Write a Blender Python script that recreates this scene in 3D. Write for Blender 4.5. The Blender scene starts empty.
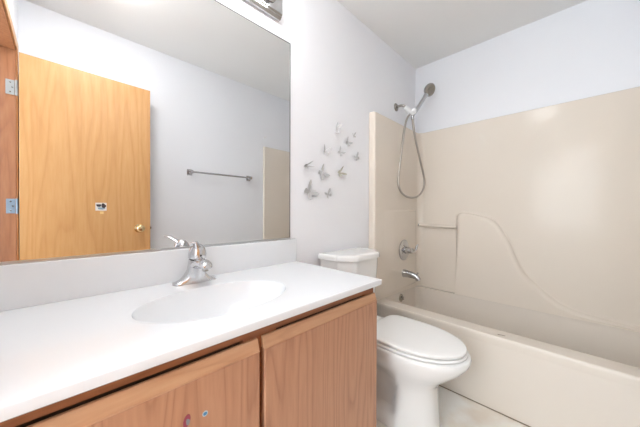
import bpy, bmesh, math, random
from mathutils import Vector, Matrix
random.seed(4)
PI = math.pi
S = bpy.context.scene
COL = S.collection

# ------------------------------------------------------------------ camera, world, exposure
CAM_H = 1.065
cam_d = bpy.data.cameras.new('camera')
cam_d.sensor_fit = 'HORIZONTAL'
cam_d.sensor_width = 36.0
cam_d.lens = 259.9 / 640 * 36.0
cam_d.clip_start = 0.01
cam = bpy.data.objects.new('camera', cam_d)
COL.objects.link(cam)
yaw, pitch, roll = math.radians(45.03), math.radians(-0.37), math.radians(0.18)
fwd = Vector((math.cos(yaw) * math.cos(pitch), math.sin(yaw) * math.cos(pitch), math.sin(pitch)))
cam.rotation_euler = (fwd.to_track_quat('-Z', 'Y').to_matrix() @ Matrix.Rotation(roll, 3, 'Z')).to_euler()
cam.location = (0, 0, CAM_H)
S.camera = cam

S.view_settings.view_transform = 'Standard'
S.view_settings.look = 'None'
S.view_settings.gamma = 1.0
S.view_settings.use_curve_mapping = False
S.view_settings.exposure = 0.8
BULB_W = 11.0            # emission of the vanity globes
HALL_FILL_W = 12.0            # emission of the added hall sconce
DOME_FILL_W = 25.0            # emission of the added fill dome on the ceiling

SKY = 8.0                # sky strength, let in through the added hall window
w = bpy.data.worlds.new('world')
S.world = w
w.use_nodes = True
w.node_tree.nodes['Background'].inputs[0].default_value = (0.86, 0.94, 1.0, 1)
w.node_tree.nodes['Background'].inputs[1].default_value = SKY

pd = bpy.data.lights.new('added_window_portal', 'AREA')
pd.shape = 'RECTANGLE'
pd.size, pd.size_y = 1.0, 1.18
pd.cycles.is_portal = True
po = bpy.data.objects.new('added_window_portal', pd)
COL.objects.link(po)
po.location = (-1.35 - 0.10, 0.25, 1.34)
po.rotation_euler = (0, -math.pi / 2, 0)

# ------------------------------------------------------------------ helpers
def srgb(r, g, b):
    f = lambda c: (c / 255 / 12.92) if c <= 10 else ((c / 255 + 0.055) / 1.055) ** 2.4
    return (f(r), f(g), f(b), 1)

def set_in(n, name, v):
    if name in n.inputs:
        n.inputs[name].default_value = v

def mat(name, col, rough=0.5, metal=0.0, coat=0.0, spec=0.5, noise=None, bump=None):
    """principled; noise=(colour2, scale, amount) mottles the colour, bump=(scale, strength)"""
    m = bpy.data.materials.new(name)
    m.use_nodes = True
    nt = m.node_tree
    b = nt.nodes['Principled BSDF']
    set_in(b, 'Base Color', col)
    set_in(b, 'Roughness', rough)
    set_in(b, 'Metallic', metal)
    set_in(b, 'Coat Weight', coat)
    set_in(b, 'Specular IOR Level', spec)
    tc = nt.nodes.new('ShaderNodeTexCoord')
    if noise:
        c2, sc, amt = noise
        n = nt.nodes.new('ShaderNodeTexNoise')
        n.inputs['Scale'].default_value = sc
        n.inputs['Detail'].default_value = 5
        mx = nt.nodes.new('ShaderNodeMix')
        mx.data_type = 'RGBA'
        mr = nt.nodes.new('ShaderNodeMapRange')
        mr.inputs['From Min'].default_value = 0.35
        mr.inputs['From Max'].default_value = 0.65
        mr.inputs['To Max'].default_value = amt
        nt.links.new(tc.outputs['Object'], n.inputs['Vector'])
        nt.links.new(n.outputs['Fac'], mr.inputs['Value'])
        nt.links.new(mr.outputs['Result'], mx.inputs['Factor'])
        mx.inputs['A'].default_value = col
        mx.inputs['B'].default_value = c2
        nt.links.new(mx.outputs['Result'], b.inputs['Base Color'])
    if bump:
        n2 = nt.nodes.new('ShaderNodeTexNoise')
        n2.inputs['Scale'].default_value = bump[0]
        n2.inputs['Detail'].default_value = 3
        bp = nt.nodes.new('ShaderNodeBump')
        bp.inputs['Strength'].default_value = bump[1]
        bp.inputs['Distance'].default_value = 0.002
        nt.links.new(tc.outputs['Object'], n2.inputs['Vector'])
        nt.links.new(n2.outputs['Fac'], bp.inputs['Height'])
        nt.links.new(bp.outputs['Normal'], b.inputs['Normal'])
    return m

def wood(name, light, mid, dark, along='z', rough=0.35, scale=1.0, cathedral=0.5, seed=0.0):
    """oak: growth-ring bands warped by noise stretched along the grain, plus fine pores"""
    m = bpy.data.materials.new(name)
    m.use_nodes = True
    nt = m.node_tree
    b = nt.nodes['Principled BSDF']
    set_in(b, 'Roughness', rough)
    set_in(b, 'Coat Weight', 0.15)
    set_in(b, 'Coat Roughness', 0.25)
    tc = nt.nodes.new('ShaderNodeTexCoord')
    def mapping(sx, off):
        mp = nt.nodes.new('ShaderNodeMapping')
        long = 0.09 * sx
        sc = {'z': (sx, sx, long), 'x': (long, sx, sx), 'y': (sx, long, sx)}[along]
        mp.inputs['Scale'].default_value = sc
        mp.inputs['Location'].default_value = (off, off * 0.7, off * 1.3)
        nt.links.new(tc.outputs['Object'], mp.inputs['Vector'])
        return mp
    m1 = mapping(7.0 * scale, seed)
    n1 = nt.nodes.new('ShaderNodeTexNoise')          # broad figure whose contour lines make the cathedrals
    n1.inputs['Scale'].default_value = 1.0
    n1.inputs['Detail'].default_value = 1.5
    nt.links.new(m1.outputs[0], n1.inputs['Vector'])
    mul = nt.nodes.new('ShaderNodeMath'); mul.operation = 'MULTIPLY'
    mul.inputs[1].default_value = 13.0
    nt.links.new(n1.outputs['Fac'], mul.inputs[0])
    fr = nt.nodes.new('ShaderNodeMath'); fr.operation = 'FRACT'
    nt.links.new(mul.outputs[0], fr.inputs[0])
    ramp = nt.nodes.new('ShaderNodeValToRGB')
    e = ramp.color_ramp.elements
    e[0].position = 0.0; e[0].color = dark
    e[1].position = 1.0; e[1].color = dark
    x = e.new(0.22); x.color = mid
    x = e.new(0.6); x.color = light
    x = e.new(0.9); x.color = mid
    nt.links.new(fr.outputs[0], ramp.inputs['Fac'])
    m2 = mapping(110.0 * scale, seed + 3)
    n2 = nt.nodes.new('ShaderNodeTexNoise')          # fine streaks
    n2.inputs['Scale'].default_value = 1.0
    n2.inputs['Detail'].default_value = 3
    nt.links.new(m2.outputs[0], n2.inputs['Vector'])
    r2 = nt.nodes.new('ShaderNodeValToRGB')
    r2.color_ramp.elements[0].position = 0.3; r2.color_ramp.elements[0].color = mid
    r2.color_ramp.elements[1].position = 0.62; r2.color_ramp.elements[1].color = light
    nt.links.new(n2.outputs['Fac'], r2.inputs['Fac'])
    mx = nt.nodes.new('ShaderNodeMix'); mx.data_type = 'RGBA'
    mx.inputs['Factor'].default_value = cathedral
    nt.links.new(r2.outputs['Color'], mx.inputs['A'])
    nt.links.new(ramp.outputs['Color'], mx.inputs['B'])
    nt.links.new(mx.outputs['Result'], b.inputs['Base Color'])
    return m

def emit(name, col, strength):
    m = bpy.data.materials.new(name)
    m.use_nodes = True
    b = m.node_tree.nodes['Principled BSDF']
    set_in(b, 'Base Color', (0.9, 0.9, 0.9, 1))
    set_in(b, 'Emission Color', col)
    set_in(b, 'Emission Strength', strength)
    return m

def origin_of(p):
    o = Vector((0, 0, 0))
    while p is not None:
        o += p.location
        p = p.parent
    return o

def obj(name, bm, m, parent=None, loc=None, smooth=None, label=None):
    """links bm (built in world coordinates) as one mesh object; smooth = auto-smooth angle in degrees"""
    base = origin_of(parent) if parent else Vector(loc or (0, 0, 0))
    bmesh.ops.recalc_face_normals(bm, faces=bm.faces)
    if base.length > 0:
        bmesh.ops.translate(bm, verts=bm.verts, vec=-base)
    me = bpy.data.meshes.new(name)
    if smooth is not None:
        a = math.radians(smooth)
        for f in bm.faces:
            f.smooth = True
        for ed in bm.edges:
            if len(ed.link_faces) == 2 and ed.calc_face_angle(0) > a:
                ed.smooth = False
    bm.to_mesh(me)
    bm.free()
    me.materials.append(m)
    o = bpy.data.objects.new(name, me)
    COL.objects.link(o)
    if smooth is not None:
        wn = o.modifiers.new('weighted_normals', 'WEIGHTED_NORMAL')
        wn.keep_sharp = True
    if parent:
        o.parent = parent
    else:
        o.location = base
    if label:
        o['label'] = label
    return o

def thing(name, label, cat, loc, group=None):
    o = bpy.data.objects.new(name, None)
    o.empty_display_size = 0.05
    COL.objects.link(o)
    o.location = loc
    return tag(o, label, cat, group)

def tag(o, label, cat, group=None):
    o['label'] = label
    o['category'] = cat
    if group:
        o['group'] = group
    return o

def struct(o, label, cat):
    o['kind'] = 'structure'
    return tag(o, label, cat)

def join(bm, other):
    me = bpy.data.meshes.new('tmp')
    other.to_mesh(me)
    other.free()
    bm.from_mesh(me)
    bpy.data.meshes.remove(me)

def box(bm, x0, x1, y0, y1, z0, z1, bev=0.0, seg=2):
    b = bmesh.new()
    bmesh.ops.create_cube(b, size=1)
    for v in b.verts:
        v.co = Vector((x0 + (v.co.x + .5) * (x1 - x0), y0 + (v.co.y + .5) * (y1 - y0), z0 + (v.co.z + .5) * (z1 - z0)))
    if bev:
        bmesh.ops.bevel(b, geom=list(b.edges), offset=bev, segments=seg, affect='EDGES', profile=0.5)
    join(bm, b)
    return bm

def B(*a, **k):
    return box(bmesh.new(), *a, **k)

def prism(bm, poly, axis, a, b, bev=0.0, seg=2, which=None):
    """poly of 2-D points extruded along axis from a to b. axis x: (y,z), y: (x,z), z: (x,y)"""
    t = bmesh.new()
    P = {'x': lambda p, d: (d, p[0], p[1]), 'y': lambda p, d: (p[0], d, p[1]), 'z': lambda p, d: (p[0], p[1], d)}[axis]
    lo = [t.verts.new(P(p, a)) for p in poly]
    hi = [t.verts.new(P(p, b)) for p in poly]
    n = len(poly)
    t.faces.new(lo)
    top = t.faces.new(hi)
    for i in range(n):
        t.faces.new((lo[i], lo[(i + 1) % n], hi[(i + 1) % n], hi[i]))
    bmesh.ops.recalc_face_normals(t, faces=t.faces)
    if bev:
        es = list(top.edges) if which == 'top' else list(t.edges)
        bmesh.ops.bevel(t, geom=es, offset=bev, segments=seg, affect='EDGES', profile=0.5)
    join(bm, t)
    return bm

def loft(bm, loops, cap0=True, cap1=True):
    t = bmesh.new()
    R = [[t.verts.new(p) for p in lp] for lp in loops]
    n = len(R[0])
    for a, b in zip(R, R[1:]):
        for i in range(n):
            t.faces.new((a[i], a[(i + 1) % n], b[(i + 1) % n], b[i]))
    if cap0:
        t.faces.new(R[0])
    if cap1:
        t.faces.new(R[-1])
    bmesh.ops.recalc_face_normals(t, faces=t.faces)
    bmesh.ops.triangulate(t, faces=[f for f in t.faces if len(f.verts) > 24])
    join(bm, t)
    return bm

def frame_of(d):
    d = Vector(d).normalized()
    u = d.orthogonal().normalized()
    return d, u, d.cross(u)

def tube(bm, pts, r, n=12, smoothpath=0):
    """swept round bar; r is one radius or one per point"""
    pts = [Vector(p) for p in pts]
    rs = list(r) if isinstance(r, (list, tuple)) else [r] * len(pts)
    for _ in range(smoothpath):                      # Catmull-Rom subdivision
        q, rr = [], []
        for i in range(len(pts) - 1):
            p0 = pts[max(i - 1, 0)]; p1 = pts[i]; p2 = pts[i + 1]; p3 = pts[min(i + 2, len(pts) - 1)]
            q += [p1, (-p0 + 9 * p1 + 9 * p2 - p3) / 16]
            rr += [rs[i], (rs[i] + rs[i + 1]) / 2]
        pts = q + [pts[-1]]
        rs = rr + [rs[-1]]
    loops = []
    u = None
    for i, p in enumerate(pts):
        d = (pts[min(i + 1, len(pts) - 1)] - pts[max(i - 1, 0)]).normalized()
        if u is None:
            u = d.orthogonal().normalized()
        u = (u - d * u.dot(d)).normalized()
        v = d.cross(u)
        loops.append([p + rs[i] * (math.cos(2 * PI * k / n) * u + math.sin(2 * PI * k / n) * v) for k in range(n)])
    return loft(bm, loops)

def lathe(bm, prof, org, axis, n=24):
    """prof: (distance along axis, radius)"""
    d, u, v = frame_of(axis)
    org = Vector(org)
    loops = [[org + d * h + max(r, 1e-4) * (math.cos(2 * PI * k / n) * u + math.sin(2 * PI * k / n) * v) for k in range(n)] for h, r in prof]
    return loft(bm, loops)

def ball(bm, c, r, sc=(1, 1, 1), seg=20):
    t = bmesh.new()
    bmesh.ops.create_uvsphere(t, u_segments=seg, v_segments=seg // 2 + 2, radius=r)
    for v in t.verts:
        v.co = Vector(c) + Vector((v.co.x * sc[0], v.co.y * sc[1], v.co.z * sc[2]))
    join(bm, t)
    return bm

def sstep(a, b, x):
    t = min(max((x - a) / (b - a), 0), 1)
    return t * t * (3 - 2 * t)

# ------------------------------------------------------------------ dimensions (metres)
WX = -0.190            # room face of the doorway wall
X1 = 2.419             # tub wall
YM = 1.127             # mirror wall
YO = -0.330            # opposite wall
CH = 2.44
XA = 1.641             # tub apron
RIM = 0.4034
CT = 0.792             # counter top
XD0, XD1, YD0, YD1 = -0.176, 0.512, -0.172, -0.202      # open door leaf: hinge and free edge of its room face
OP0, OP1 = -0.185, 0.515                                # doorway opening in y
HX = -1.35             # hall's far wall

# ------------------------------------------------------------------ materials
M_wall = mat('wall_paint', srgb(243, 244, 247), 0.6, bump=(160, 0.12), noise=(srgb(241, 242, 246), 3, 0.5))
M_ceil = mat('ceiling_paint', srgb(244, 243, 241), 0.8, bump=(120, 0.25))
M_fiber = mat('beige_fibreglass', srgb(232, 222, 209), 0.13, coat=0.0, spec=0.13, noise=(srgb(229, 218, 204), 1.5, 0.6))
M_tub = mat('tub_fibreglass', srgb(226, 217, 205), 0.24, coat=0.0, spec=0.25, noise=(srgb(223, 213, 201), 1.5, 0.6))
M_marble = mat('cultured_marble', srgb(230, 233, 236), 0.18, coat=0.3)
M_porc = mat('porcelain', srgb(238, 238, 236), 0.08, coat=0.3)
M_seat = mat('seat_plastic', srgb(240, 240, 238), 0.22)
M_chrome = mat('chrome', (0.56, 0.56, 0.57, 1), 0.12, 1.0)
M_nickel = mat('brushed_nickel', (0.42, 0.40, 0.37, 1), 0.25, 1.0)
M_satin = mat('satin_steel', (0.6, 0.61, 0.63, 1), 0.28, 1.0)
M_brass = mat('polished_brass', (0.85, 0.67, 0.38, 1), 0.14, 1.0)
M_mirror = mat('mirror_glass', (0.80, 0.805, 0.805, 1), 0.0, 1.0)
M_silver = mat('butterfly_silver', (0.57, 0.57, 0.57, 1), 0.4, 0.25)
M_silver2 = mat('butterfly_champagne', (0.54, 0.52, 0.43, 1), 0.4, 0.25)
M_white_pl = mat('white_plastic', srgb(238, 238, 238), 0.3)
M_black = mat('black_rubber', (0.02, 0.02, 0.02, 1), 0.6)
M_hose = mat('steel_hose', (0.46, 0.42, 0.38, 1), 0.35, 0.9)
M_globe = emit('lit_globe', (0.97, 0.985, 1.0, 1), BULB_W)
M_fill_sconce = emit('lit_fill_sconce', (0.97, 0.98, 1.0, 1), HALL_FILL_W)
M_oakdoor = wood('oak_door_leaf', srgb(218, 168, 112), srgb(209, 155, 97), srgb(195, 138, 82), 'z', 0.38, 0.8, 0.45, 1.3)
M_oakcab = wood('oak_cabinet', srgb(190, 142, 110), srgb(177, 128, 97), srgb(148, 98, 70), 'z', 0.42, 1.25, 0.5, 5.1)
M_oakedge_lit = wood('oak_bevel_lit', srgb(204, 160, 124), srgb(194, 146, 110), srgb(170, 122, 88), 'x', 0.42, 1.2, 0.4, 2.2)  # lighter oak: light on the upturned bevel put into the colour
M_oakdark = wood('oak_face_frame', srgb(156, 98, 60), srgb(138, 82, 48), srgb(116, 66, 38), 'x', 0.45, 1.2, 0.4, 7.7)
M_jamb = wood('oak_jamb', srgb(172, 118, 82), srgb(158, 104, 70), srgb(138, 86, 58), 'z', 0.4, 1.0, 0.4, 9.0)
M_casing = wood('oak_casing', srgb(222, 170, 120), srgb(210, 154, 102), srgb(188, 130, 82), 'z', 0.4, 1.0, 0.4, 4.0)
M_gap_shade = mat('cabinet_gap_shade', srgb(80, 56, 40), 0.8)

def floor_mat():
    m = mat('vinyl_floor', srgb(226, 217, 203), 0.35)
    nt = m.node_tree
    b = nt.nodes['Principled BSDF']
    tc = nt.nodes.new('ShaderNodeTexCoord')
    n = nt.nodes.new('ShaderNodeTexNoise'); n.inputs['Scale'].default_value = 4.5; n.inputs['Detail'].default_value = 6
    nt.links.new(tc.outputs['Object'], n.inputs['Vector'])
    rp = nt.nodes.new('ShaderNodeValToRGB')
    e = rp.color_ramp.elements
    e[0].position = 0.36; e[0].color = srgb(235, 224, 209)
    e[1].position = 0.56; e[1].color = srgb(249, 247, 241)
    nt.links.new(n.outputs['Fac'], rp.inputs['Fac'])
    nt.links.new(rp.outputs['Color'], b.inputs['Base Color'])
    return m
M_floor = floor_mat()

# ------------------------------------------------------------------ room shell
T = 0.12
struct(obj('floor', B(HX - T, X1 + T, YO - T, YM + T, -0.05, 0), M_floor), 'cream stone-look vinyl floor beside the tub', 'floor')
struct(obj('ceiling', B(HX - T, X1 + T, YO - T, YM + T, CH, CH + 0.05), M_ceil), 'plain off-white ceiling over the whole bathroom', 'ceiling')
struct(obj('wall_mirror', B(WX - T, X1 + T, YM, YM + T, 0, CH), M_wall), 'pale wall behind the mirror, toilet and shower head', 'wall')
struct(obj('wall_tub', B(X1, X1 + T, YO, YM, 0, CH), M_wall), 'pale wall above the long side of the tub surround', 'wall')
struct(obj('wall_opposite', B(WX - T, X1 + T, YO - T, YO, 0, CH), M_wall), 'pale wall with the towel bar, seen in the mirror', 'wall')
bm = bmesh.new()
box(bm, WX - T, WX, YO, OP0 - 0.018, 0, CH)
box(bm, WX - T, WX, OP1 + 0.018, YM, 0, CH)
box(bm, WX - T, WX, OP0 - 0.018, OP1 + 0.018, 2.058, CH)
struct(obj('wall_doorway', bm, M_wall), 'pale wall around the doorway beside the vanity', 'wall')
WY0, WY1, WZ0, WZ1 = -0.25, 0.75, 0.75, 1.93           # opening for the added hall window
bm = bmesh.new()
box(bm, HX - T, HX, YO - T, YM + T, 0, WZ0)
box(bm, HX - T, HX, YO - T, YM + T, WZ1, CH)
box(bm, HX - T, HX, YO - T, WY0, WZ0, WZ1)
box(bm, HX - T, HX, WY1, YM + T, WZ0, WZ1)
box(bm, HX, WX - T, YM, YM + T, 0, CH)
box(bm, HX, WX - T, YO - T, YO, 0, CH)
struct(obj('wall_hall', bm, M_wall), 'pale hallway wall beyond the doorway', 'wall')
# door frame: jamb lining, stops, casing on the room side
bm = bmesh.new()
box(bm, WX - T, WX, OP0 - 0.018, OP0, 0, 2.04)
box(bm, WX - T, WX, OP1, OP1 + 0.018, 0, 2.04)
box(bm, WX - T, WX, OP0 - 0.018, OP1 + 0.018, 2.04, 2.058)
box(bm, WX - T, WX - 0.088, OP0, OP0 + 0.010, 0, 2.03)
box(bm, WX - T, WX - 0.088, OP1 - 0.010, OP1, 0, 2.03)
box(bm, WX - T, WX - 0.088, OP0, OP1, 2.03, 2.04)
struct(obj('trim_1', bm, M_jamb), 'oak door jamb lining the doorway at left of the mirror', 'door frame')
CW = 0.048
bm = bmesh.new()
for xa, xb in ((WX, WX + 0.008), (WX - T - 0.014, WX - T)):
    box(bm, xa, xb, OP0 - CW - 0.006, OP0 - 0.006, 0, 2.046 + CW, bev=0.003)
    box(bm, xa, xb, OP1 + 0.006, OP1 + CW + 0.006, 0, 2.046 + CW, bev=0.003)
    box(bm, xa, xb, OP0 - 0.006, OP1 + 0.006, 2.046, 2.046 + CW, bev=0.003)
struct(obj('trim_2', bm, M_casing), 'light oak casing around the doorway, at the top left of the mirror', 'door casing')

win = thing('added_window_1', 'white framed window added for fill light, unseen in the hallway', 'window', (HX, 0.25, WZ0))  # unseen window, added so fill light enters through the doorway
win['kind'] = 'structure'
bm = bmesh.new()
for a in (WY0, WY1 - 0.04):
    box(bm, HX - 0.09, HX - 0.04, a, a + 0.04, WZ0, WZ1)
for a in (WZ0, WZ1 - 0.04, (WZ0 + WZ1) / 2 - 0.015):
    box(bm, HX - 0.088, HX - 0.042, WY0 + 0.04, WY1 - 0.04, a, a + (0.03 if WZ0 < a < WZ1 - 0.05 else 0.04))
box(bm, HX - 0.04, HX + 0.03, WY0 - 0.02, WY1 + 0.02, WZ0 - 0.02, WZ0, bev=0.004)
obj('added_window_frame', bm, M_white_pl, win)
M_pane = bpy.data.materials.new('added_window_pane')
M_pane.use_nodes = True
nt = M_pane.node_tree
nt.nodes.remove(nt.nodes['Principled BSDF'])
tr = nt.nodes.new('ShaderNodeBsdfTransparent'); gl = nt.nodes.new('ShaderNodeBsdfGlossy'); mxs = nt.nodes.new('ShaderNodeMixShader')
gl.inputs['Roughness'].default_value = 0.0
mxs.inputs[0].default_value = 0.06
nt.links.new(tr.outputs[0], mxs.inputs[1]); nt.links.new(gl.outputs[0], mxs.inputs[2])
nt.links.new(mxs.outputs[0], nt.nodes['Material Output'].inputs['Surface'])
obj('pane', B(HX - 0.068, HX - 0.064, WY0 + 0.04, WY1 - 0.04, WZ0 + 0.04, WZ1 - 0.04), M_pane, win)

# ------------------------------------------------------------------ the door (seen in the mirror)
dv = Vector((XD1 - XD0, YD1 - YD0, 0)).normalized()
dn = Vector((-dv.y, dv.x, 0))                        # out of the face, towards the mirror
door = thing('door_1', 'flat orange oak door standing open against the wall, reflected in the mirror', 'door', (XD0, YD0, 0))
door['kind'] = 'structure'
def onleaf(bm):
    R = Matrix(((dv.x, dn.x, 0), (dv.y, dn.y, 0), (0, 0, 1))).to_4x4()
    R.translation = Vector((XD0, YD0, 0))
    bmesh.ops.transform(bm, matrix=R, verts=bm.verts)
    return bm
L = (Vector((XD1, YD1, 0)) - Vector((XD0, YD0, 0))).length
obj('door_leaf', onleaf(B(0.0, L, -0.035, 0, 0.012, 2.03, bev=0.0015, seg=1)), M_oakdoor, door)
for s in (1, -1):
    bm = bmesh.new()
    y0 = 0 if s > 0 else -0.035
    lathe(bm, [(0, 0.034), (0.004, 0.033), (0.008, 0.020), (0.010, 0.012), (0.022, 0.011), (0.028, 0.017), (0.036, 0.026), (0.046, 0.029), (0.055, 0.026), (0.060, 0.018), (0.062, 0.0)], (L - 0.075, y0, 0.932), (0, s, 0))
    kb = obj('knob', onleaf(bm), M_brass, door, smooth=40, label='round polished brass knob')
obj('latch', onleaf(B(L - 0.001, L + 0.010, -0.026, -0.009, 0.922, 0.942, bev=0.002)), M_nickel, door)
M_hingeb = mat('hinge_blue_grey', srgb(138, 156, 170), 0.35, 0.3)
for z, mm in ((1.81, mat('hinge_paint', srgb(160, 162, 160), 0.4)), (1.094, M_hingeb), (0.22, M_hingeb)):
    bm = bmesh.new()
    box(bm, WX - 0.040, WX - 0.004, OP0 + 0.0003, OP0 + 0.003, z - 0.044, z + 0.044, bev=0.001, seg=1)
    tube(bm, [(WX + 0.004, OP0 + 0.008, z - 0.046), (WX + 0.004, OP0 + 0.008, z + 0.046)], 0.0055, 10)
    hg = obj('hinge', bm, mm, door, label='white painted hinge' if z > 1.5 else 'steel hinge')
    for dz in (-0.028, 0.0, 0.028):
        scr = bmesh.new()
        lathe(scr, [(0, 0.004), (0.001, 0.003), (0.0012, 0)], (WX - 0.022 + (0.008 if dz == 0 else 0), OP0 + 0.003, z + dz), (0, 1, 0), 10)
        obj('screw', scr, M_nickel, hg)

# sticker on the door
st = thing('sticker', 'square picture sticker of dark and blue shapes on the oak door', 'sticker', (0, 0, 0))
sx, sz = 0.383, 1.097
obj('paper', onleaf(B(sx - 0.031, sx + 0.031, 0.0004, 0.0012, sz - 0.028, sz + 0.028)), mat('sticker_white', srgb(232, 226, 220), 0.5), st)
def blob(cx, cz, rx, rz, y0, y1, wob=0.25, ph=0.0, n=18):
    pts = [(cx + rx * (1 + wob * math.sin(3 * a + ph)) * math.cos(a), cz + rz * (1 + wob * math.cos(2 * a + ph)) * math.sin(a)) for a in [2 * PI * i / n for i in range(n)]]
    return prism(bmesh.new(), pts, 'y', y0, y1)
obj('dark_figure', onleaf(blob(sx - 0.012, sz + 0.008, 0.014, 0.012, 0.0012, 0.0016)), mat('sticker_ink', srgb(50, 48, 54), 0.5), st)
obj('dark_figure', onleaf(blob(sx + 0.014, sz + 0.007, 0.013, 0.016, 0.0012, 0.0016, 0.2, 2)), mat('sticker_brown_ink', srgb(64, 50, 50), 0.5), st)
obj('blue_figure', onleaf(blob(sx + 0.001, sz - 0.013, 0.021, 0.009, 0.0012, 0.0015, 0.15, 1)), mat('sticker_blue', srgb(140, 164, 180), 0.5), st)
ps = obj('tape_patch', onleaf(B(sx - 0.006, sx + 0.014, 0.0004, 0.0009, sz - 0.052, sz - 0.034)), mat('pale_yellow_tape', srgb(240, 204, 140), 0.5))
tag(ps, 'small pale yellow patch on the oak door, just below the square sticker', 'sticker')

# ------------------------------------------------------------------ towel bar and hook on the opposite wall
tb = thing('towel_bar', 'chrome towel bar on the pale wall, reflected in the mirror', 'towel bar', (1.15, YO, 1.43))
TZ = 1.428
obj('bar', tube(bmesh.new(), [(0.835, YO + 0.055, TZ), (1.465, YO + 0.055, TZ)], 0.0085, 16), M_chrome, tb, smooth=40)
for x in (0.849, 1.452):
    bm = bmesh.new()
    box(bm, x - 0.022, x + 0.022, YO, YO + 0.010, TZ - 0.028, TZ + 0.028, bev=0.004)
    box(bm, x - 0.014, x + 0.014, YO + 0.008, YO + 0.070, TZ - 0.016, TZ + 0.016, bev=0.005)
    obj('bracket', bm, M_chrome, tb, smooth=40)
hk = obj('wall_hook', lathe(bmesh.new(), [(0, 0.014), (0.004, 0.013), (0.008, 0.006), (0.020, 0.005), (0.026, 0.009), (0.030, 0.006), (0.031, 0)], (1.665, YO, 1.915), (0, 1, 0), 16), M_white_pl, loc=(1.665, YO, 1.915), smooth=40)
tag(hk, 'tiny white knob hook on the wall above the tub edge, reflected in the mirror', 'hook')

# ------------------------------------------------------------------ tub
def rrect(x0, x1, y0, y1, r, z, n=6, rs=None):
    pts = []
    rr = rs or (r, r, r, r)
    for cx, cy, a0, q in ((x1, y1, 0, rr[0]), (x0, y1, 90, rr[1]), (x0, y0, 180, rr[2]), (x1, y0, 270, rr[3])):
        ccx = cx - q if cx == x1 else cx + q
        ccy = cy - q if cy == y1 else cy + q
        for k in range(n + 1):
            a = math.radians(a0 + 90 * k / n)
            pts.append((ccx + q * math.cos(a), ccy + q * math.sin(a), z))
    return pts
FX, FY = 2.388, 1.072                                 # faces of the surround's long and end panel
FY2 = YO + 0.022
SH = 0.030                                            # the wall-side shelf sits lower than the front rim
drop = lambda x: SH * (x - XA) / (X1 - XA)            # the rim falls gently towards the wall
TX1, TY0, TY1 = X1 - 0.003, YO + 0.003, YM - 0.003
bath = thing('bathtub', 'beige fibreglass alcove bathtub along the far wall beside the toilet', 'bathtub', (2.03, 0.40, 0))
c = 0.004
loops = [rrect(XA + 0.004, TX1, TY0, TY1, c, 0.0), rrect(XA + 0.002, TX1, TY0, TY1, c, 0.05), rrect(XA + 0.003, TX1, TY0, TY1, c, RIM - 0.055),
         rrect(XA + 0.001, TX1, TY0, TY1, c, RIM - 0.045), rrect(XA - 0.001, TX1, TY0, TY1, c, RIM - 0.020), rrect(XA, TX1, TY0, TY1, c, RIM - 0.008), rrect(XA + 0.004, TX1 - 0.002, TY0, TY1, c, RIM - 0.002),
         rrect(XA + 0.010, TX1 - 0.004, TY0 + 0.003, TY1 - 0.003, c, RIM)]
ix0, ix1, iy0, iy1 = 1.755, FX - 0.0375, FY2 - 0.001, FY + 0.001
for d, z in ((0.0, RIM), (0.004, RIM - 0.002), (0.009, RIM - 0.010), (0.014, RIM - 0.03), (0.032, 0.22), (0.055, 0.12), (0.085, 0.085), (0.13, 0.072), (0.2, 0.068)):
    e = d * 1.0
    q = 0.0 if z > 0.25 else (e - 0.014) * 0.8
    loops.append(rrect(ix0 + e, ix1 - q, iy0 + q, iy1 - q, 0.05, z, rs=(0.05, 0.06, 0.06, 0.05)))
loops = [[(x, y, z - drop(x) * sstep(RIM - 0.06, RIM - 0.012, z)) for x, y, z in lp] for lp in loops]
bm = loft(bmesh.new(), loops, cap0=True, cap1=True)
obj('tub_body', bm, M_tub, bath, smooth=45)
bm = bmesh.new()
lathe(bm, [(0, 0.036), (0.004, 0.036), (0.008, 0.030), (0.010, 0.010), (0.014, 0.008), (0.015, 0)], (2.045, FY + 0.001, 0.335), (0, -1, 0))
box(bm, 2.040, 2.050, FY - 0.028, FY - 0.010, 0.325, 0.353, bev=0.002)
obj('overflow_plate', bm, M_nickel, bath, smooth=40, label='dull metal overflow plate')
bm = bmesh.new()
lathe(bm, [(0, 0.034), (0.003, 0.033), (0.004, 0.02), (0.002, 0.015), (0.002, 0)], (2.06, 0.82, 0.070), (0, 0, 1))
obj('drain', bm, M_nickel, bath, smooth=40)

obj('caulk_line', B(XA + 0.0002, XA + 0.004, TY0 + 0.01, TY1 - 0.01, 0.0005, 0.0050), mat('grimy_caulk', srgb(138, 124, 106), 0.8), bath, label='thin dark line of old caulk along the floor')
# a thin dark caulk scuff on the rim
sc = obj('paint_chip', prism(bmesh.new(), [(1.672, 0.311), (1.680, 0.313), (1.684, 0.297), (1.688, 0.280), (1.682, 0.278), (1.678, 0.293)], 'z', RIM + 0.0001, RIM + 0.0005), mat('chip', srgb(120, 108, 92), 0.6), bath, label='small dark chip in the rim')

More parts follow.
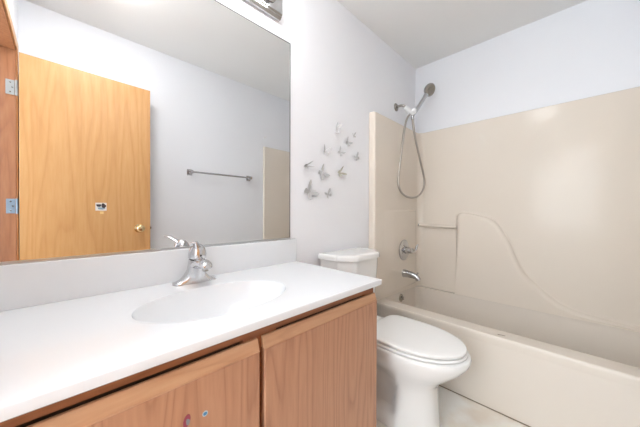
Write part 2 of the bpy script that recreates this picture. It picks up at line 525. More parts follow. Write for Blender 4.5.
# ------------------------------------------------------------------ surround
ST = 1.803
sur = thing('tub_surround', 'glossy beige moulded wall surround above the tub', 'tub surround', (2.40, 0.40, RIM))
def arc(cx, cy, r, a0, a1, n=8):
    return [(cx + r * math.cos(math.radians(a0 + (a1 - a0) * k / n)), cy + r * math.sin(math.radians(a0 + (a1 - a0) * k / n))) for k in range(n + 1)]
g = 0.003
inner = arc(XA + 0.014, FY + 0.014, 0.014, 180, 270, 5) + arc(FX - 0.05, FY - 0.05, 0.05, 90, 0, 10) + arc(FX - 0.035, FY2 + 0.035, 0.035, 0, -90, 10) + arc(XA + 0.014, FY2 - 0.014, 0.014, 90, 180, 5)
outer_pts = [(XA, YO + g), (X1 - g, YO + g), (X1 - g, YM - g), (XA, YM - g)]
poly = inner + outer_pts
t = bmesh.new()
zs = [RIM + 0.001, ST - 0.008, ST - 0.002, ST]
def surl(z, shrink):
    pts = []
    for p in inner:
        q = Vector((p[0], p[1]))
        cen = Vector((1.9, 0.40))
        nx = 1 if q.x > 2.2 else 0
        ny = 1 if q.y > FY - 0.02 else (-1 if q.y < FY2 + 0.02 else 0)
        pts.append((q.x + nx * shrink, max(q.y + ny * shrink, YO + 0.004), z - (drop(q.x) if z < 0.5 else 0)))
    return pts + [(a, b, z - (drop(a) if z < 0.5 else 0)) for a, b in outer_pts]
loft(t, [surl(RIM + 0.001, 0), surl(ST - 0.010, 0), surl(ST - 0.003, 0.002), surl(ST, 0.008)])
# gentle hump of the top edge near the open front of the mirror-side panel
for v in t.verts:
    if v.co.z > ST - 0.05 and v.co.x < 1.70:
        v.co.z += 0.006
obj('wall_panel', t, M_fiber, sur, smooth=35)
# sculpted lower moulding with the S-curve top
sc_pts = [(0.752, 0.90), (0.752, 1.000), (0.750, 1.030), (0.735, 1.053), (0.705, 1.062), (0.655, 1.056), (0.610, 1.046), (0.571, 1.037), (0.535, 1.027), (0.502, 1.012), (0.475, 0.995), (0.452, 0.972), (0.432, 0.940), (0.417, 0.910), (0.395, 0.868), (0.373, 0.826), (0.343, 0.746), (0.318, 0.675), (0.290, 0.622), (0.255, 0.580), (0.220, 0.548),
          (0.183, 0.511), (0.140, 0.474), (0.095, 0.440), (0.023, 0.413), (-0.046, 0.401), (-0.132, 0.392), (-0.225, 0.382), (-0.265, 0.380)]
PX = FX - 0.038
low = [(y, RIM - drop(PX - 0.002) + 0.0008) for y in (-0.265, -0.225, 0.0, 0.3, 0.6, 0.745)]
k_ = (PX / 2.395)
sc_fit = [(y * k_ if abs(y) > 0 else y, 1.065 + (z - 1.065) * k_) for y, z in sc_pts]
sc_fit = [(y, max(z, 0.388)) for y, z in sc_fit]
def relief(poly, axis, rings, fixed=()):
    """poly extruded in steps, each step (depth, inset) pulling the outline inwards"""
    n = len(poly)
    area = sum(poly[i][0] * poly[(i + 1) % n][1] - poly[(i + 1) % n][0] * poly[i][1] for i in range(n))
    sg = 1 if area > 0 else -1
    nrm = []
    for i in range(n):
        a, b = Vector(poly[i - 1]), Vector(poly[(i + 1) % n])
        d = (b - a).normalized()
        nrm.append(Vector((-d.y, d.x)) * sg if poly[i] not in fixed else Vector((0, 0)))
    zl = min(p[1] for p in poly)
    room = [max((p[1] - zl) * 0.5, 0.0) for p in poly]      # never inset past the straight foot
    P = {'x': lambda p, d: (d, p[0], p[1]), 'y': lambda p, d: (p[0], d, p[1])}[axis]
    return loft(bmesh.new(), [[P(Vector(poly[i]) + nrm[i] * (min(o, room[i]) if o > 0 else max(o, -room[i])), d) for i in range(n)] for d, o in rings])
bm = relief(sc_fit + low, 'x', [(FX + 0.004, -0.012), (FX - 0.0012, -0.012), (FX - 0.0035, -0.005), (FX - 0.008, 0.0), (PX + 0.022, 0.002), (PX + 0.013, 0.006), (PX + 0.006, 0.013), (PX + 0.0015, 0.022), (PX, 0.032)], fixed=low)
obj('sculpted_panel', bm, M_fiber, sur, smooth=50, label='raised moulding with a sweeping S-curve top edge')
# recess top rail / washcloth bar
bm = tube(bmesh.new(), [(FX - 0.022, 0.735, 0.940), (FX - 0.022, 1.060, 0.947)], 0.014, 14)
obj('washcloth_bar', bm, M_fiber, sur, smooth=50)
obj('bar_end_cap', lathe(bmesh.new(), [(0, 0.010), (0.006, 0.010), (0.007, 0)], (FX - 0.022, 1.060, 0.947), (0, 1, 0.02), 14), M_black, sur, label='dark end of the bar')
# raised field on the plumbing end
loft(bmp := bmesh.new(), [[(1.72, FY + 0.003, 0.41), (2.325, FY + 0.003, 0.41), (2.325, FY + 0.003, 1.082), (1.72, FY + 0.003, 1.082)],
     [(1.90, FY - 0.008, 0.42), (2.300, FY - 0.008, 0.42), (2.300, FY - 0.008, 1.072), (1.90, FY - 0.008, 1.072)],
     [(1.92, FY - 0.010, 0.44), (2.285, FY - 0.010, 0.44), (2.285, FY - 0.010, 1.066), (1.92, FY - 0.010, 1.066)]])
obj('plumbing_panel', bmp, M_fiber, sur, smooth=50)
PY = FY - 0.0115

# ------------------------------------------------------------------ shower valve and spout
vx, vz = 2.072, 0.742
val = thing('shower_valve', 'round chrome shower valve with lever handle on the beige panel', 'shower valve', (vx, PY, vz))
obj('escutcheon', lathe(bmesh.new(), [(0, 0.088), (0.004, 0.088), (0.010, 0.080), (0.014, 0.050), (0.018, 0.036), (0.018, 0)], (vx, PY, vz), (0, -1, 0), 36), M_chrome, val, smooth=40)
obj('hub', lathe(bmesh.new(), [(0.014, 0.030), (0.050, 0.026), (0.056, 0.024), (0.075, 0.022), (0.078, 0.018), (0.079, 0)], (vx, PY, vz), (0, -1, 0), 24), M_chrome, val, smooth=40)
hb = obj('lever', tube(bmesh.new(), [(vx, PY - 0.066, vz), (vx + 0.028, PY - 0.074, vz - 0.008), (vx + 0.055, PY - 0.080, vz + 0.004), (vx + 0.066, PY - 0.084, vz + 0.035), (vx + 0.072, PY - 0.090, vz + 0.052)], [0.014, 0.011, 0.010, 0.008, 0.006], 12, 2), M_chrome, val, smooth=50)
for dx in (-0.052, 0.052):
    obj('screw', lathe(bmesh.new(), [(0.010, 0.006), (0.014, 0.005), (0.015, 0)], (vx + dx, PY, vz - 0.02), (0, -1, 0), 10), M_nickel, val)
qx, qz = 2.072, 0.545
spo = thing('tub_spout', 'chrome tub spout with diverter pin below the shower valve', 'tub spout', (qx, PY, qz))
bm = tube(bmesh.new(), [(qx, PY, qz), (qx, PY - 0.012, qz), (qx, PY - 0.05, qz - 0.002), (qx, PY - 0.09, qz - 0.008), (qx, PY - 0.115, qz - 0.018), (qx, PY - 0.132, qz - 0.040)], [0.034, 0.033, 0.029, 0.025, 0.022, 0.019], 18, 1)
obj('spout_body', bm, M_chrome, spo, smooth=50)
obj('diverter_pin', lathe(bmesh.new(), [(0, 0.004), (0.018, 0.004), (0.019, 0.008), (0.026, 0.008), (0.028, 0)], (qx, PY - 0.116, qz - 0.002), (0, -0.25, 1), 12), M_chrome, spo, smooth=40)

# ------------------------------------------------------------------ hand shower
sh = thing('hand_shower', 'chrome hand shower with looping hose on the wall above the surround', 'shower', (2.045, YM, 1.966))
obj('flange', lathe(bmesh.new(), [(0, 0.034), (0.004, 0.034), (0.012, 0.024), (0.016, 0.012), (0.017, 0)], (2.045, YM, 1.966), (0, -1, 0), 24), M_nickel, sh, smooth=40)
obj('shower_arm', tube(bmesh.new(), [(2.045, YM - 0.005, 1.966), (2.046, YM - 0.045, 1.968), (2.052, YM - 0.070, 1.960), (2.062, YM - 0.086, 1.944)], 0.0105, 14, 2), M_nickel, sh, smooth=50)
bm = bmesh.new()
tube(bm, [(2.058, 1.048, 1.952), (2.072, 1.032, 1.928), (2.088, 1.014, 1.904)], [0.015, 0.019, 0.020], 14, 1)
tube(bm, [(2.078, 1.006, 1.886), (2.100, 0.996, 1.900), (2.112, 0.990, 1.926)], [0.019, 0.024, 0.021], 14, 1)
obj('holder', bm, M_white_pl, sh, smooth=50, label='white plastic holder')
h0, h1 = Vector((2.088, 0.998, 1.868)), Vector((2.200, 0.930, 2.062))
dd = (h1 - h0)
obj('handle', tube(bmesh.new(), [h0, h0 + dd * 0.12, h0 + dd * 0.3, h0 + dd * 0.6, h0 + dd * 0.85, h1], [0.012, 0.014, 0.0165, 0.0155, 0.015, 0.020], 16, 1), M_chrome, sh, smooth=50)
hc = Vector((2.228, 0.915, 2.108))
hn = Vector((-0.30, -0.84, -0.44)).normalized()
obj('spray_head', lathe(bmesh.new(), [(-0.040, 0.0), (-0.038, 0.016), (-0.030, 0.032), (-0.014, 0.047), (0.0, 0.053), (0.010, 0.053), (0.014, 0.048), (0.014, 0)], hc, hn, 28), M_nickel, sh, smooth=40)
bm = lathe(bmesh.new(), [(0.0135, 0.046), (0.0165, 0.044), (0.0165, 0.027), (0.014, 0.025), (0.014, 0.021), (0.019, 0.019), (0.020, 0)], hc, hn, 28)
obj('spray_face', bm, mat('spray_face_grey', srgb(150, 142, 130), 0.4, 0.5), sh, smooth=40)
hose = [(2.066, 1.012, 1.880), (2.012, 1.0, 1.845), (1.975, 1.0, 1.79), (1.937, 1.0, 1.675), (1.888, 1.0, 1.47), (1.858, 1.0, 1.31), (1.892, 1.0, 1.232), (1.975, 1.0, 1.195), (2.075, 1.0, 1.186), (2.185, 1.0, 1.200), (2.290, 1.0, 1.250), (2.335, 1.0, 1.352), (2.245, 1.0, 1.519), (2.150, 1.0, 1.690), (2.105, 1.0, 1.800), (2.088, 0.998, 1.872)]
ho = obj('hose', tube(bmesh.new(), hose, 0.0085, 12, 3), M_hose, sh, smooth=60)
obj('hose_nut', lathe(bmesh.new(), [(0, 0.013), (0.03, 0.012), (0.031, 0)], (2.093, 1.0, 1.842), (-0.1, 0, 1), 12), M_chrome, ho, smooth=40)

# ------------------------------------------------------------------ toilet
TX = 1.268
toi = thing('toilet', 'white two-piece toilet between the vanity and the tub', 'toilet', (TX, 0.75, 0))
def egg(hw, yf, yb, z, n=96, ymax=None, pf=2.0, pb=2.6, waist=0.0, wy=(0.625, 0.665)):
    """outline with a rounded front and a squarer back; widest at ymax"""
    ym = ymax if ymax is not None else yf + (yb - yf) * 0.55
    pts = []
    for k in range(n):
        a = 2 * PI * k / n
        cx, sy = math.cos(a), math.sin(a)
        p = pb if sy > 0 else pf
        x = hw * math.copysign(abs(cx) ** (2 / p), cx)
        y = ym + (yb - ym if sy > 0 else ym - yf) * math.copysign(abs(sy) ** (2 / p), sy)
        if waist:
            x *= 1 - waist * sstep(wy[0], wy[1], y)
        pts.append((TX + x, y, z))
    return pts
loops = [egg(0.124, 0.472, 1.02, 0.0, ymax=0.70, pf=2.6, pb=3.5),
         egg(0.126, 0.470, 1.02, 0.015, ymax=0.70, pf=2.6, pb=3.5),
         egg(0.125, 0.472, 1.02, 0.055, ymax=0.70, pf=2.6, pb=3.5, waist=0.05),
         egg(0.124, 0.476, 1.01, 0.085, ymax=0.68, pf=2.6, pb=3.5, waist=0.38),
         egg(0.122, 0.482, 1.00, 0.16, ymax=0.66, pf=2.6, pb=3.5, waist=0.42),
         egg(0.121, 0.482, 1.00, 0.215, ymax=0.64, pf=2.6, pb=3.2, waist=0.40),
         egg(0.128, 0.468, 1.00, 0.250, ymax=0.63, pf=2.5, pb=3.0, waist=0.22),
         egg(0.142, 0.436, 0.99, 0.285, ymax=0.62, pf=2.3, pb=2.8, waist=0.08),
         egg(0.162, 0.398, 0.99, 0.318, ymax=0.61, pf=2.2, pb=2.8),
         egg(0.176, 0.362, 0.99, 0.350, ymax=0.60, pf=2.1, pb=2.8),
         egg(0.183, 0.340, 0.99, 0.380, ymax=0.60, pf=2.1, pb=2.8),
         egg(0.184, 0.335, 0.99, 0.398, ymax=0.60, pf=2.1, pb=2.8),
         egg(0.181, 0.338, 0.99, 0.408, ymax=0.60, pf=2.1, pb=2.8),
         egg(0.172, 0.348, 0.98, 0.412, ymax=0.60, pf=2.1, pb=2.8)]
bm = loft(bmesh.new(), loops)
box(bm, TX - 0.115, TX + 0.135, 0.85, 1.09, 0.36, 0.425, bev=0.02, seg=3)
obj('bowl', bm, M_porc, toi, smooth=50)
def slab(z0, z1, hw, yf, yb, r=0.006, **k):
    l = []
    for d, z in ((r, z0), (r * 0.3, z0 + r * 0.3), (0, z0 + r), (0, z1 - r), (r * 0.3, z1 - r * 0.3), (r, z1), (r * 5, z1 + 0.0015)):
        l.append(egg(hw - d, yf + d, yb - d, z, **k))
    return loft(bmesh.new(), l)
obj('seat', slab(0.4135, 0.4265, 0.179, 0.349, 0.815, 0.005, ymax=0.61, pf=2.0, pb=5.5), M_seat, toi, smooth=60)
lid = obj('seat_lid', slab(0.4300, 0.4470, 0.175, 0.353, 0.812, 0.006, ymax=0.61, pf=2.0, pb=5.5), M_seat, toi, smooth=60)
for s in (-1, 1):
    obj('hinge', tube(bmesh.new(), [(TX + s * 0.075 - 0.025, 0.818, 0.428), (TX + s * 0.075 + 0.025, 0.818, 0.428)], 0.009, 12), M_seat, lid, smooth=50)
def tankl(hw, yf, yb, ch, z, o=0.0):
    hw -= o; yf += o; yb -= o
    TX = 1.294
    z += 0.016 * (z > 0.6)
    return [(TX - hw, yb, z), (TX - hw, yf + ch * 1.15, z), (TX - hw + ch * 0.12, yf + ch * 0.9, z), (TX - hw + ch * 0.88, yf + ch * 0.13, z), (TX - hw + ch * 1.2, yf, z),
            (TX + hw - ch * 1.2, yf, z), (TX + hw - ch * 0.88, yf + ch * 0.13, z), (TX + hw - ch * 0.12, yf + ch * 0.9, z), (TX + hw, yf + ch * 1.15, z), (TX + hw, yb, z)]
bm = loft(bmesh.new(), [tankl(0.165, 0.925, 1.095, 0.06, 0.425), tankl(0.172, 0.915, 1.098, 0.065, 0.45), tankl(0.188, 0.893, 1.100, 0.078, 0.70), tankl(0.190, 0.890, 1.100, 0.08, 0.766)])
obj('tank', bm, M_porc, toi, smooth=35)
bm = loft(bmesh.new(), [tankl(0.196, 0.884, 1.106, 0.082, 0.7665, 0.002), tankl(0.200, 0.878, 1.110, 0.085, 0.769), tankl(0.200, 0.878, 1.110, 0.085, 0.790), tankl(0.200, 0.878, 1.110, 0.085, 0.797, 0.003), tankl(0.200, 0.878, 1.110, 0.085, 0.801, 0.010), tankl(0.200, 0.878, 1.110, 0.085, 0.803, 0.03)])
obj('tank_lid', bm, M_porc, toi, smooth=40)
bm = bmesh.new()
lathe(bm, [(0, 0.014), (0.006, 0.013), (0.014, 0.008), (0.015, 0)], (TX - 0.10, 0.900, 0.675), (0, -1, 0), 14)
tube(bm, [(TX - 0.10, 0.882, 0.675), (TX - 0.06, 0.876, 0.672), (TX - 0.025, 0.876, 0.666)], [0.006, 0.006, 0.008], 10, 1)
obj('flush_lever', bm, M_chrome, toi, smooth=50)

# ------------------------------------------------------------------ vanity cabinet
VX0, VX1, VF = WX + 0.003, 0.918, 0.605
van = thing('vanity_cabinet', 'oak vanity cabinet with two flat doors under the white counter', 'cabinet', (0.37, 0.86, 0))
bm = bmesh.new()
box(bm, VX0, VX0 + 0.016, VF + 0.019, YM - 0.003, 0, 0.767)
box(bm, VX1 - 0.016, VX1, VF + 0.019, YM - 0.003, 0.10, 0.767)
box(bm, VX1 - 0.016, VX1, VF + 0.075, YM - 0.003, 0, 0.10)
box(bm, VX0 + 0.016, VX1 - 0.016, YM - 0.009, YM - 0.003, 0.10, 0.767)
box(bm, VX0 + 0.016, VX1 - 0.016, VF + 0.019, YM - 0.009, 0.10, 0.116)
box(bm, VX0 + 0.016, VX1 - 0.016, VF + 0.075, VF + 0.090, 0.0, 0.10)
obj('carcass', bm, M_oakcab, van)
bm = bmesh.new()
for a, b in ((VX0, VX0 + 0.045), (0.329, 0.430), (0.862, VX1)):
    box(bm, a, b, VF, VF + 0.019, 0.10, 0.737)
box(bm, VX0, VX1, VF, VF + 0.019, 0.737, 0.767)
box(bm, VX0, VX1, VF, VF + 0.019, 0.10, 0.14)
obj('face_frame', bm, M_oakdark, van, label='darker oak face frame')
obj('gap_shade_sheet', B(VX0 + 0.02, VX1 - 0.02, VF + 0.0195, VF + 0.022, 0.142, 0.736), M_gap_shade, van, label='dark sheet painted as the shade inside the cabinet')  # dark sheet behind the frame stands in for shade in the openings
def cab_door(x0, x1, z1=0.735, z0=0.125):
    f = VF - 0.020
    d = obj('cabinet_door', B(x0, x1, f, VF - 0.0008, z0, z1 - 0.030, bev=0.0025, seg=1), M_oakcab, van)
    bm = bmesh.new()
    # top rail with a sloping finger-pull bevel, grain running sideways
    prism(bm, [(f, z1 - 0.0300), (f + 0.0030, z1 - 0.0285), (f + 0.0105, z1 - 0.003), (f + 0.0125, z1), (VF - 0.0008, z1), (VF - 0.0008, z1 - 0.0300)], 'x', x0, x1)
    obj('bevelled_top', bm, M_oakedge_lit, d, label='sloping bevel along the door top')
    return d
cab_door(-0.150, 0.366, 0.731)
cab_door(0.381, 0.917, 0.732)
# stickers on the left cabinet door
f = VF - 0.020
s1 = thing('sticker', 'oval pink and grey sticker on the left cabinet door', 'sticker', (0.188, f, 0.622))
pts = [(0.188 + 0.007 * math.cos(a) + 0.002 * math.sin(a), 0.622 + 0.013 * math.sin(a)) for a in [2 * PI * k / 20 for k in range(20)]]
obj('backing', prism(bmesh.new(), pts, 'y', f - 0.0003, f - 0.0009), mat('sticker_pink', srgb(150, 66, 84), 0.5), s1)
obj('print', blob(0.190, 0.619, 0.0038, 0.0075, f - 0.0009, f - 0.0012, 0.15, 1), mat('sticker_grey', srgb(130, 132, 138), 0.5), s1)
s2 = thing('sticker', 'tiny blue sticker with a pale rim on the left cabinet door', 'sticker', (0.226, f, 0.617))
pts = [(0.226 + 0.0065 * math.cos(a), 0.617 + 0.0065 * math.sin(a)) for a in [2 * PI * k / 8 for k in range(8)]]
obj('backing', prism(bmesh.new(), pts, 'y', f - 0.0003, f - 0.0009), mat('sticker_pale', srgb(176, 190, 196), 0.5), s2)
obj('print', blob(0.226, 0.617, 0.004, 0.004, f - 0.0009, f - 0.0012, 0.1, 0), mat('sticker_sky', srgb(70, 132, 178), 0.5), s2)

# ------------------------------------------------------------------ vanity top with the moulded oval basin
TXR, TF, TB = 0.926, 0.570, YM - 0.002
top = thing('countertop', 'white cultured marble counter with a moulded oval basin', 'countertop', (0.37, 0.85, CT))
BC, BA, BB = (0.364, 0.813), 0.234, 0.151
def basin(x, y):
    r = math.hypot((x - BC[0]) / BA, (y - BC[1]) / BB)
    if r >= 1.06:
        return 0.0
    d = 0.125 * (1 - max(min(r / 1.0, 1), 0) ** 2.6) ** 0.9
    lip = 0.0012 * sstep(1.06, 0.98, r)
    return d + lip
bm = bmesh.new()
# polar mesh of the basin + ring out to the slab's rectangle
NA = 96
X0, X1c, Y0, Y1 = VX0, TXR, TF, TB
def rim_pt(a):
    dx, dy = math.cos(a), math.sin(a)
    ts = []
    ox, oy = BC
    ex, ey = 0.006, 0.006
    if dx > 1e-9: ts.append((X1c - ex - ox) / dx)
    if dx < -1e-9: ts.append((X0 - ox) / dx)
    if dy > 1e-9: ts.append((Y1 - oy) / dy)
    if dy < -1e-9: ts.append((Y0 + ey - oy) / dy)
    tt = min(ts)
    return ox + dx * tt, oy + dy * tt
corners = [math.atan2(yy - BC[1], xx - BC[0]) for xx in (X0, X1c - 0.006) for yy in (Y0 + 0.006, Y1)]
angs = sorted([-PI + 2 * PI * k / NA for k in range(NA)] + corners)
NA = len(angs)
radii = [0.10, 0.2, 0.3, 0.4, 0.5, 0.6, 0.7, 0.78, 0.85, 0.9, 0.94, 0.965, 0.985, 1.0, 1.02, 1.06]
rings = []
for r in radii:
    ring = []
    for a in angs:
        ca, sa = math.cos(a), math.sin(a)
        q = r / math.hypot(ca / BA, sa / BB)
        x, y = BC[0] + ca * q, BC[1] + sa * q
        ring.append(bm.verts.new((x, y, CT - basin(x, y))))
    rings.append(ring)
ring = []
for a in angs:
    x, y = rim_pt(a)
    ring.append(bm.verts.new((x, y, CT)))
rings.append(ring)
def clampd(x, y, o):
    return (min(x + o, X1c) if x > X1c - 0.0061 else x, max(y - o, Y0) if y < Y0 + 0.0061 else y)
for o, z in ((0.0035, CT - 0.001), (0.006, CT - 0.0045), (0.006, CT - 0.0215), (0.003, CT - 0.0245)):
    ring2 = []
    for v in ring:
        x, y = v.co.x, v.co.y
        xx = x + o if x > X1c - 0.0061 else x
        yy = y - o if y < Y0 + 0.0061 else y
        ring2.append(bm.verts.new((xx, yy, z)))
    rings.append(ring2)
for A, Bq in zip(rings, rings[1:]):
    for i in range(NA):
        bm.faces.new((A[i], A[(i + 1) % NA], Bq[(i + 1) % NA], Bq[i]))
bm.faces.new(rings[0])
# under side: an offset bowl closes the slab
under = [rings[-1]]
for r, dz in ((1.10, 0.0245), (1.02, 0.06), (0.8, 0.12), (0.3, 0.142)):
    u_ = []
    for a in angs:
        ca, sa = math.cos(a), math.sin(a)
        q = r / math.hypot(ca / BA, sa / BB)
        u_.append(bm.verts.new((BC[0] + ca * q, BC[1] + sa * q, CT - dz)))
    under.append(u_)
for A, Bq in zip(under, under[1:]):
    for i in range(NA):
        bm.faces.new((A[i], A[(i + 1) % NA], Bq[(i + 1) % NA], Bq[i]))
bm.faces.new(under[-1])
obj('counter', bm, M_marble, top, smooth=50)
obj('backsplash', B(VX0, 0.926, YM - 0.021, YM - 0.002, CT - 0.001, 0.9165, bev=0.004), M_marble, top, smooth=40)
bm = lathe(bmesh.new(), [(0, 0.030), (0.003, 0.029), (0.005, 0.022), (0.003, 0.018), (0.003, 0)], (BC[0], BC[1], CT - 0.1265), (0, 0, 1), 24)
obj('drain', bm, M_chrome, top, smooth=40)

# ------------------------------------------------------------------ faucet
FXc, FYc = 0.370, 1.056
M_fau = mat('faucet_chrome', (0.66, 0.66, 0.67, 1), 0.2, 1.0)
fau = thing('faucet', 'chrome single-lever faucet on the counter behind the basin', 'faucet', (FXc, FYc, CT))
# base: low wings sweeping up to a thick neck, lofted along x
loops = []
NW = 41
for i in range(NW):
    s = -1 + 2 * i / (NW - 1)
    x = FXc + 0.080 * s
    a = abs(s)
    end = math.sqrt(max(1 - max((a - 0.78) / 0.22, 0) ** 2, 0.0))
    hgt = 0.008 + 0.012 * (1 - a) + 0.062 * math.exp(-(a / 0.44) ** 2.4)
    hgt = max(hgt * (0.35 + 0.65 * end), 0.003)
    wd = (0.024 + 0.010 * math.exp(-(a / 0.42) ** 2)) * max(end, 0.12)
    lp = []
    for k in range(20):
        t_ = PI * k / 19
        lp.append((x, FYc + wd * math.copysign(abs(math.cos(t_)) ** 0.8, math.cos(t_)) - 0.10 * max(hgt * math.sin(t_) ** 0.7 - 0.02, 0), CT + 0.0004 + hgt * math.sin(t_) ** 0.7))
    loops.append(lp)
bm = loft(bmesh.new(), loops)
lathe(bm, [(0.030, 0.035), (0.050, 0.033), (0.070, 0.0305), (0.090, 0.0295), (0.094, 0.028), (0.095, 0)], (FXc, FYc - 0.002, CT), (0, -0.20, 1), 28)
obj('base', bm, M_fau, fau, smooth=50)
# spout: flattened tube reaching over the basin
path = [(0.0, 0.056, 0.028, 0.026), (0.030, 0.072, 0.027, 0.022), (0.060, 0.081, 0.0255, 0.0175), (0.085, 0.083, 0.0245, 0.015), (0.104, 0.080, 0.023, 0.0135), (0.117, 0.075, 0.018, 0.010), (0.121, 0.072, 0.009, 0.006)]
loops = []
for d_, z_, w_, t_ in path:
    loops.append([(FXc + w_ * math.cos(2 * PI * k / 22), FYc - d_, CT + z_ + t_ * math.sin(2 * PI * k / 22)) for k in range(22)])
obj('spout', loft(bmesh.new(), loops), M_fau, fau, smooth=60)
obj('aerator', lathe(bmesh.new(), [(0, 0.011), (0.014, 0.0105), (0.015, 0.008), (0.012, 0)], (FXc, FYc - 0.100, CT + 0.072), (0, 0, -1), 18), M_nickel, fau, smooth=40)
hx, hy, hz = FXc, FYc - 0.022, CT + 0.095
han = obj('handle', lathe(bmesh.new(), [(0, 0.0275), (0.003, 0.0310), (0.016, 0.0320), (0.030, 0.0295), (0.042, 0.0235), (0.051, 0.015), (0.056, 0.007), (0.057, 0)], (hx, hy, hz), (0, -0.12, 1), 28), M_fau, fau, smooth=50)
loops = []
lev = [((hx - 0.003, hy - 0.008, hz + 0.040), 0.015, 0.008), ((hx - 0.012, hy - 0.026, hz + 0.050), 0.0135, 0.006), ((hx - 0.022, hy - 0.046, hz + 0.060), 0.012, 0.0045), ((hx - 0.032, hy - 0.064, hz + 0.068), 0.012, 0.004), ((hx - 0.041, hy - 0.080, hz + 0.069), 0.010, 0.003)]
sd = Vector((0.9, -0.4, 0)).normalized()
for c_, w_, t_ in lev:
    loops.append([Vector(c_) + sd * w_ * math.cos(2 * PI * k / 14) + Vector((0, 0, 1)) * t_ * math.sin(2 * PI * k / 14) for k in range(14)])
obj('lever', loft(bmesh.new(), loops), M_fau, han, smooth=60)
obj('index_dot', lathe(bmesh.new(), [(0, 0.0035), (0.0012, 0.003), (0.0013, 0)], (hx + 0.001, hy - 0.034, hz + 0.013), (0, -1, 0.05), 12), M_black, han)

# ------------------------------------------------------------------ mirror
MX1, MZ0, MZ1 = 0.8855, 0.9175, 1.977
mir = thing('wall_mirror', 'large frameless plate mirror above the vanity counter', 'mirror', (0.36, YM, MZ0))
obj('glass', B(WX + 0.004, MX1, YM - 0.0060, YM - 0.001, MZ0 + 0.004, MZ1), M_mirror, mir)
bm = bmesh.new()
box(bm, WX + 0.004, MX1 + 0.002, YM - 0.0095, YM - 0.0008, MZ0, MZ0 + 0.007)
obj('channel', bm, M_satin, mir, label='thin metal channel along the bottom')
bm = bmesh.new()
box(bm, MX1 - 0.0005, MX1 + 0.003, YM - 0.0075, YM - 0.0008, MZ0 + 0.007, MZ1 + 0.003)
box(bm, WX + 0.004, MX1 + 0.003, YM - 0.0075, YM - 0.0008, MZ1 - 0.0005, MZ1 + 0.003)
obj('edge', bm, mat('mirror_edge_grey', (0.22, 0.23, 0.23, 1), 0.3, 0.6), mir, label='dark grey edge at top and right')

# ------------------------------------------------------------------ vanity light
LX0, LX1, LZ0, LZ1 = 0.200, 0.812, 2.060, 2.220
lt = thing('vanity_light', 'chrome bar light with round bulbs above the mirror', 'light fixture', (0.516, YM, 2.10))
bm = bmesh.new()
prism(bm, [(YM - 0.001, LZ0), (YM - 0.016, LZ0), (YM - 0.030, LZ0 + 0.010), (YM - 0.030, LZ0 + 0.014), (YM - 0.036, LZ0 + 0.020), (YM - 0.036, LZ1 - 0.020), (YM - 0.030, LZ1 - 0.014), (YM - 0.030, LZ1 - 0.010), (YM - 0.016, LZ1), (YM - 0.001, LZ1)], 'x', LX0, LX1)
obj('back_plate', bm, M_chrome, lt)
for k in range(4):
    x = LX0 + 0.0765 + k * 0.153
    z = (LZ0 + LZ1) / 2
    so = obj('socket', lathe(bmesh.new(), [(0, 0.036), (0.006, 0.035), (0.010, 0.026), (0.038, 0.024), (0.040, 0)], (x, YM - 0.036, z), (0, -1, 0), 24), M_nickel, lt, smooth=40)
    obj('bulb', lathe(bmesh.new(), [(0.036, 0.013), (0.044, 0.016)] + [(0.086 - 0.040 * math.cos(a), 0.040 * math.sin(a)) for a in [0.45 + (PI - 0.45) * q / 14 for q in range(15)]], (x, YM - 0.036, z), (0, -1, 0), 24), M_globe, so, smooth=60)

# ------------------------------------------------------------------ butterflies
def butterfly(name, x, z, span, tilt, fold, label, m=M_silver, skew=0.0):
    """two cut metal wings rising from a thin body stuck to the wall; tilt turns the body axis clockwise from straight up"""
    span *= 0.82
    r = thing(name, label, 'wall decoration', (x, YM, z), 'silver butterflies on the wall')
    outline = [(0.02, 0.08), (0.12, 0.24), (0.30, 0.46), (0.50, 0.64), (0.68, 0.72), (0.72, 0.62), (0.64, 0.40), (0.50, 0.20), (0.22, 0.03), (0.42, -0.02), (0.50, -0.14), (0.46, -0.30), (0.34, -0.46), (0.26, -0.40), (0.12, -0.22), (0.02, -0.10)]
    ca, sa = math.cos(tilt), math.sin(tilt)
    def place(px, py, h):
        qx, qz = px * ca + py * sa, -px * sa + py * ca
        return (x + qx * span, YM - 0.002 - h * span, z + qz * span)
    for s in (-1, 1):
        t = bmesh.new()
        fs = math.cos(fold + s * skew); fh = math.sin(fold + s * skew)
        lo = [t.verts.new(place(s * a * fs, b, 0.03 + a * fh)) for a, b in outline]
        f_ = t.faces.new(lo)
        ex = bmesh.ops.extrude_face_region(t, geom=[f_])
        vs = [e for e in ex['geom'] if isinstance(e, bmesh.types.BMVert)]
        bmesh.ops.translate(t, verts=vs, vec=(0, -0.0012, 0))
        # pierced veins read as thin raised ribs
        for q in ((0.30, 0.62), (0.40, 0.40), (0.30, -0.30)):
            p0 = Vector(place(s * 0.03 * fs, 0.04, 0.05 + 0.03 * fh)); p1 = Vector(place(s * q[0] * fs, q[1], 0.05 + q[0] * fh))
            tube(t, [p0, p1], 0.012 * span, 5)
        obj('wing', t, m, r)
    bm = tube(bmesh.new(), [place(0, -0.34, 0.03), place(0, -0.05, 0.06), place(0, 0.18, 0.06), place(0, 0.30, 0.05)], [0.012 * span, 0.03 * span, 0.032 * span, 0.018 * span], 8, 1)
    for s in (-1, 1):
        tube(bm, [place(0, 0.27, 0.05), place(s * 0.10, 0.42, 0.07), place(s * 0.18, 0.50, 0.08)], 0.010 * span, 5)
    obj('body', bm, m, r)
    return r
D = math.radians
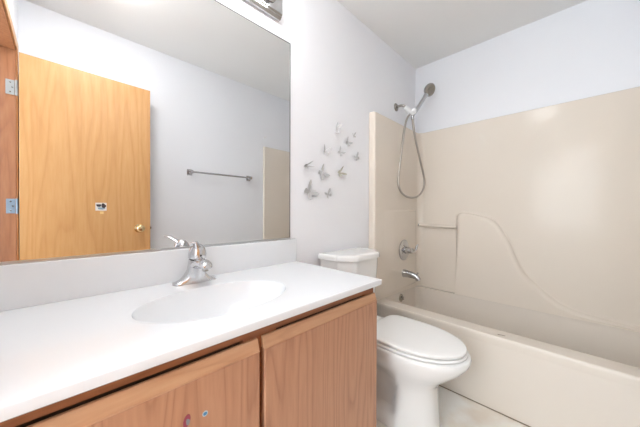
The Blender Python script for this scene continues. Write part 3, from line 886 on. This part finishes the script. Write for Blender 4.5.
for i, (x, z, sp, tl, fo, sk, lb, mm) in enumerate([
    (1.285, 1.604, 0.066, D(2), D(58), 0.0, 'small silver butterfly, topmost of those on the wall', M_silver),
    (1.466, 1.604, 0.036, D(-20), D(40), 0.2, 'tiniest silver butterfly, at the upper right of the cluster', M_silver),
    (1.398, 1.540, 0.056, D(38), D(28), 0.1, 'small silver butterfly just below left of the tiniest one', M_silver),
    (1.322, 1.462, 0.058, D(40), D(28), 0.1, 'silver butterfly in the middle of the cluster, right of the V-shaped one', M_silver),
    (1.497, 1.457, 0.052, D(-40), D(25), 0.1, 'silver butterfly farthest right, nearest the shower', M_silver),
    (1.190, 1.446, 0.062, D(12), D(34), 0.1, 'silver butterfly with wings spread in a V, left of centre', M_silver),
    (1.033, 1.337, 0.066, D(70), D(62), 0.0, 'narrow silver butterfly farthest left, nearest the mirror', M_silver),
    (1.160, 1.305, 0.080, D(50), D(16), 0.0, 'large silver butterfly with open wings in the middle left', M_silver),
    (1.320, 1.328, 0.068, D(60), D(40), 0.1, 'champagne tinted butterfly right of the large open one', M_silver2),
    (1.058, 1.187, 0.094, D(50), D(12), 0.0, 'largest silver butterfly, at the lower left of the cluster', M_silver),
    (1.213, 1.181, 0.056, D(-35), D(30), 0.1, 'small silver butterfly, lowest right, above the toilet tank', M_silver)]):
    butterfly('butterfly', x - 0.030 + (x - 1.03) * 0.035, z - 0.008, sp, tl, fo, lb, mm, sk)

# ------------------------------------------------------------------ unseen hall sconce, added for fill and a highlight on the surround
hl = thing('fill_sconce', 'long white bar sconce added for fill light, unseen in the hallway', 'light fixture', (HX, 0.03, 2.03))
obj('back_plate', B(HX, HX + 0.025, -0.21, 0.27, 1.98, 2.08, bev=0.006), M_white_pl, hl, smooth=40)
obj('diffuser', B(HX + 0.025, HX + 0.115, -0.20, 0.26, 1.965, 2.095, bev=0.03, seg=4), M_fill_sconce, hl, smooth=60)

# ------------------------------------------------------------------ unseen dome light, added overhead to even out the room's brightness
cl = thing('fill_ceiling_dome', 'round white dome added as fill light, unseen overhead just inside the doorway', 'light fixture', (0.20, 0.36, CH))
obj('rim', lathe(bmesh.new(), [(0, 0.155), (0.018, 0.155), (0.022, 0.148), (0.022, 0)], (0.20, 0.36, CH - 0.0005), (0, 0, -1), 36), M_white_pl, cl, smooth=40)
obj('diffuser', lathe(bmesh.new(), [(0.0225, 0.145), (0.045, 0.132), (0.065, 0.100), (0.078, 0.055), (0.082, 0.02), (0.0825, 0)], (0.20, 0.36, CH), (0, 0, -1), 36), emit('lit_fill_dome', (0.97, 0.985, 1.0, 1), DOME_FILL_W), cl, smooth=50)
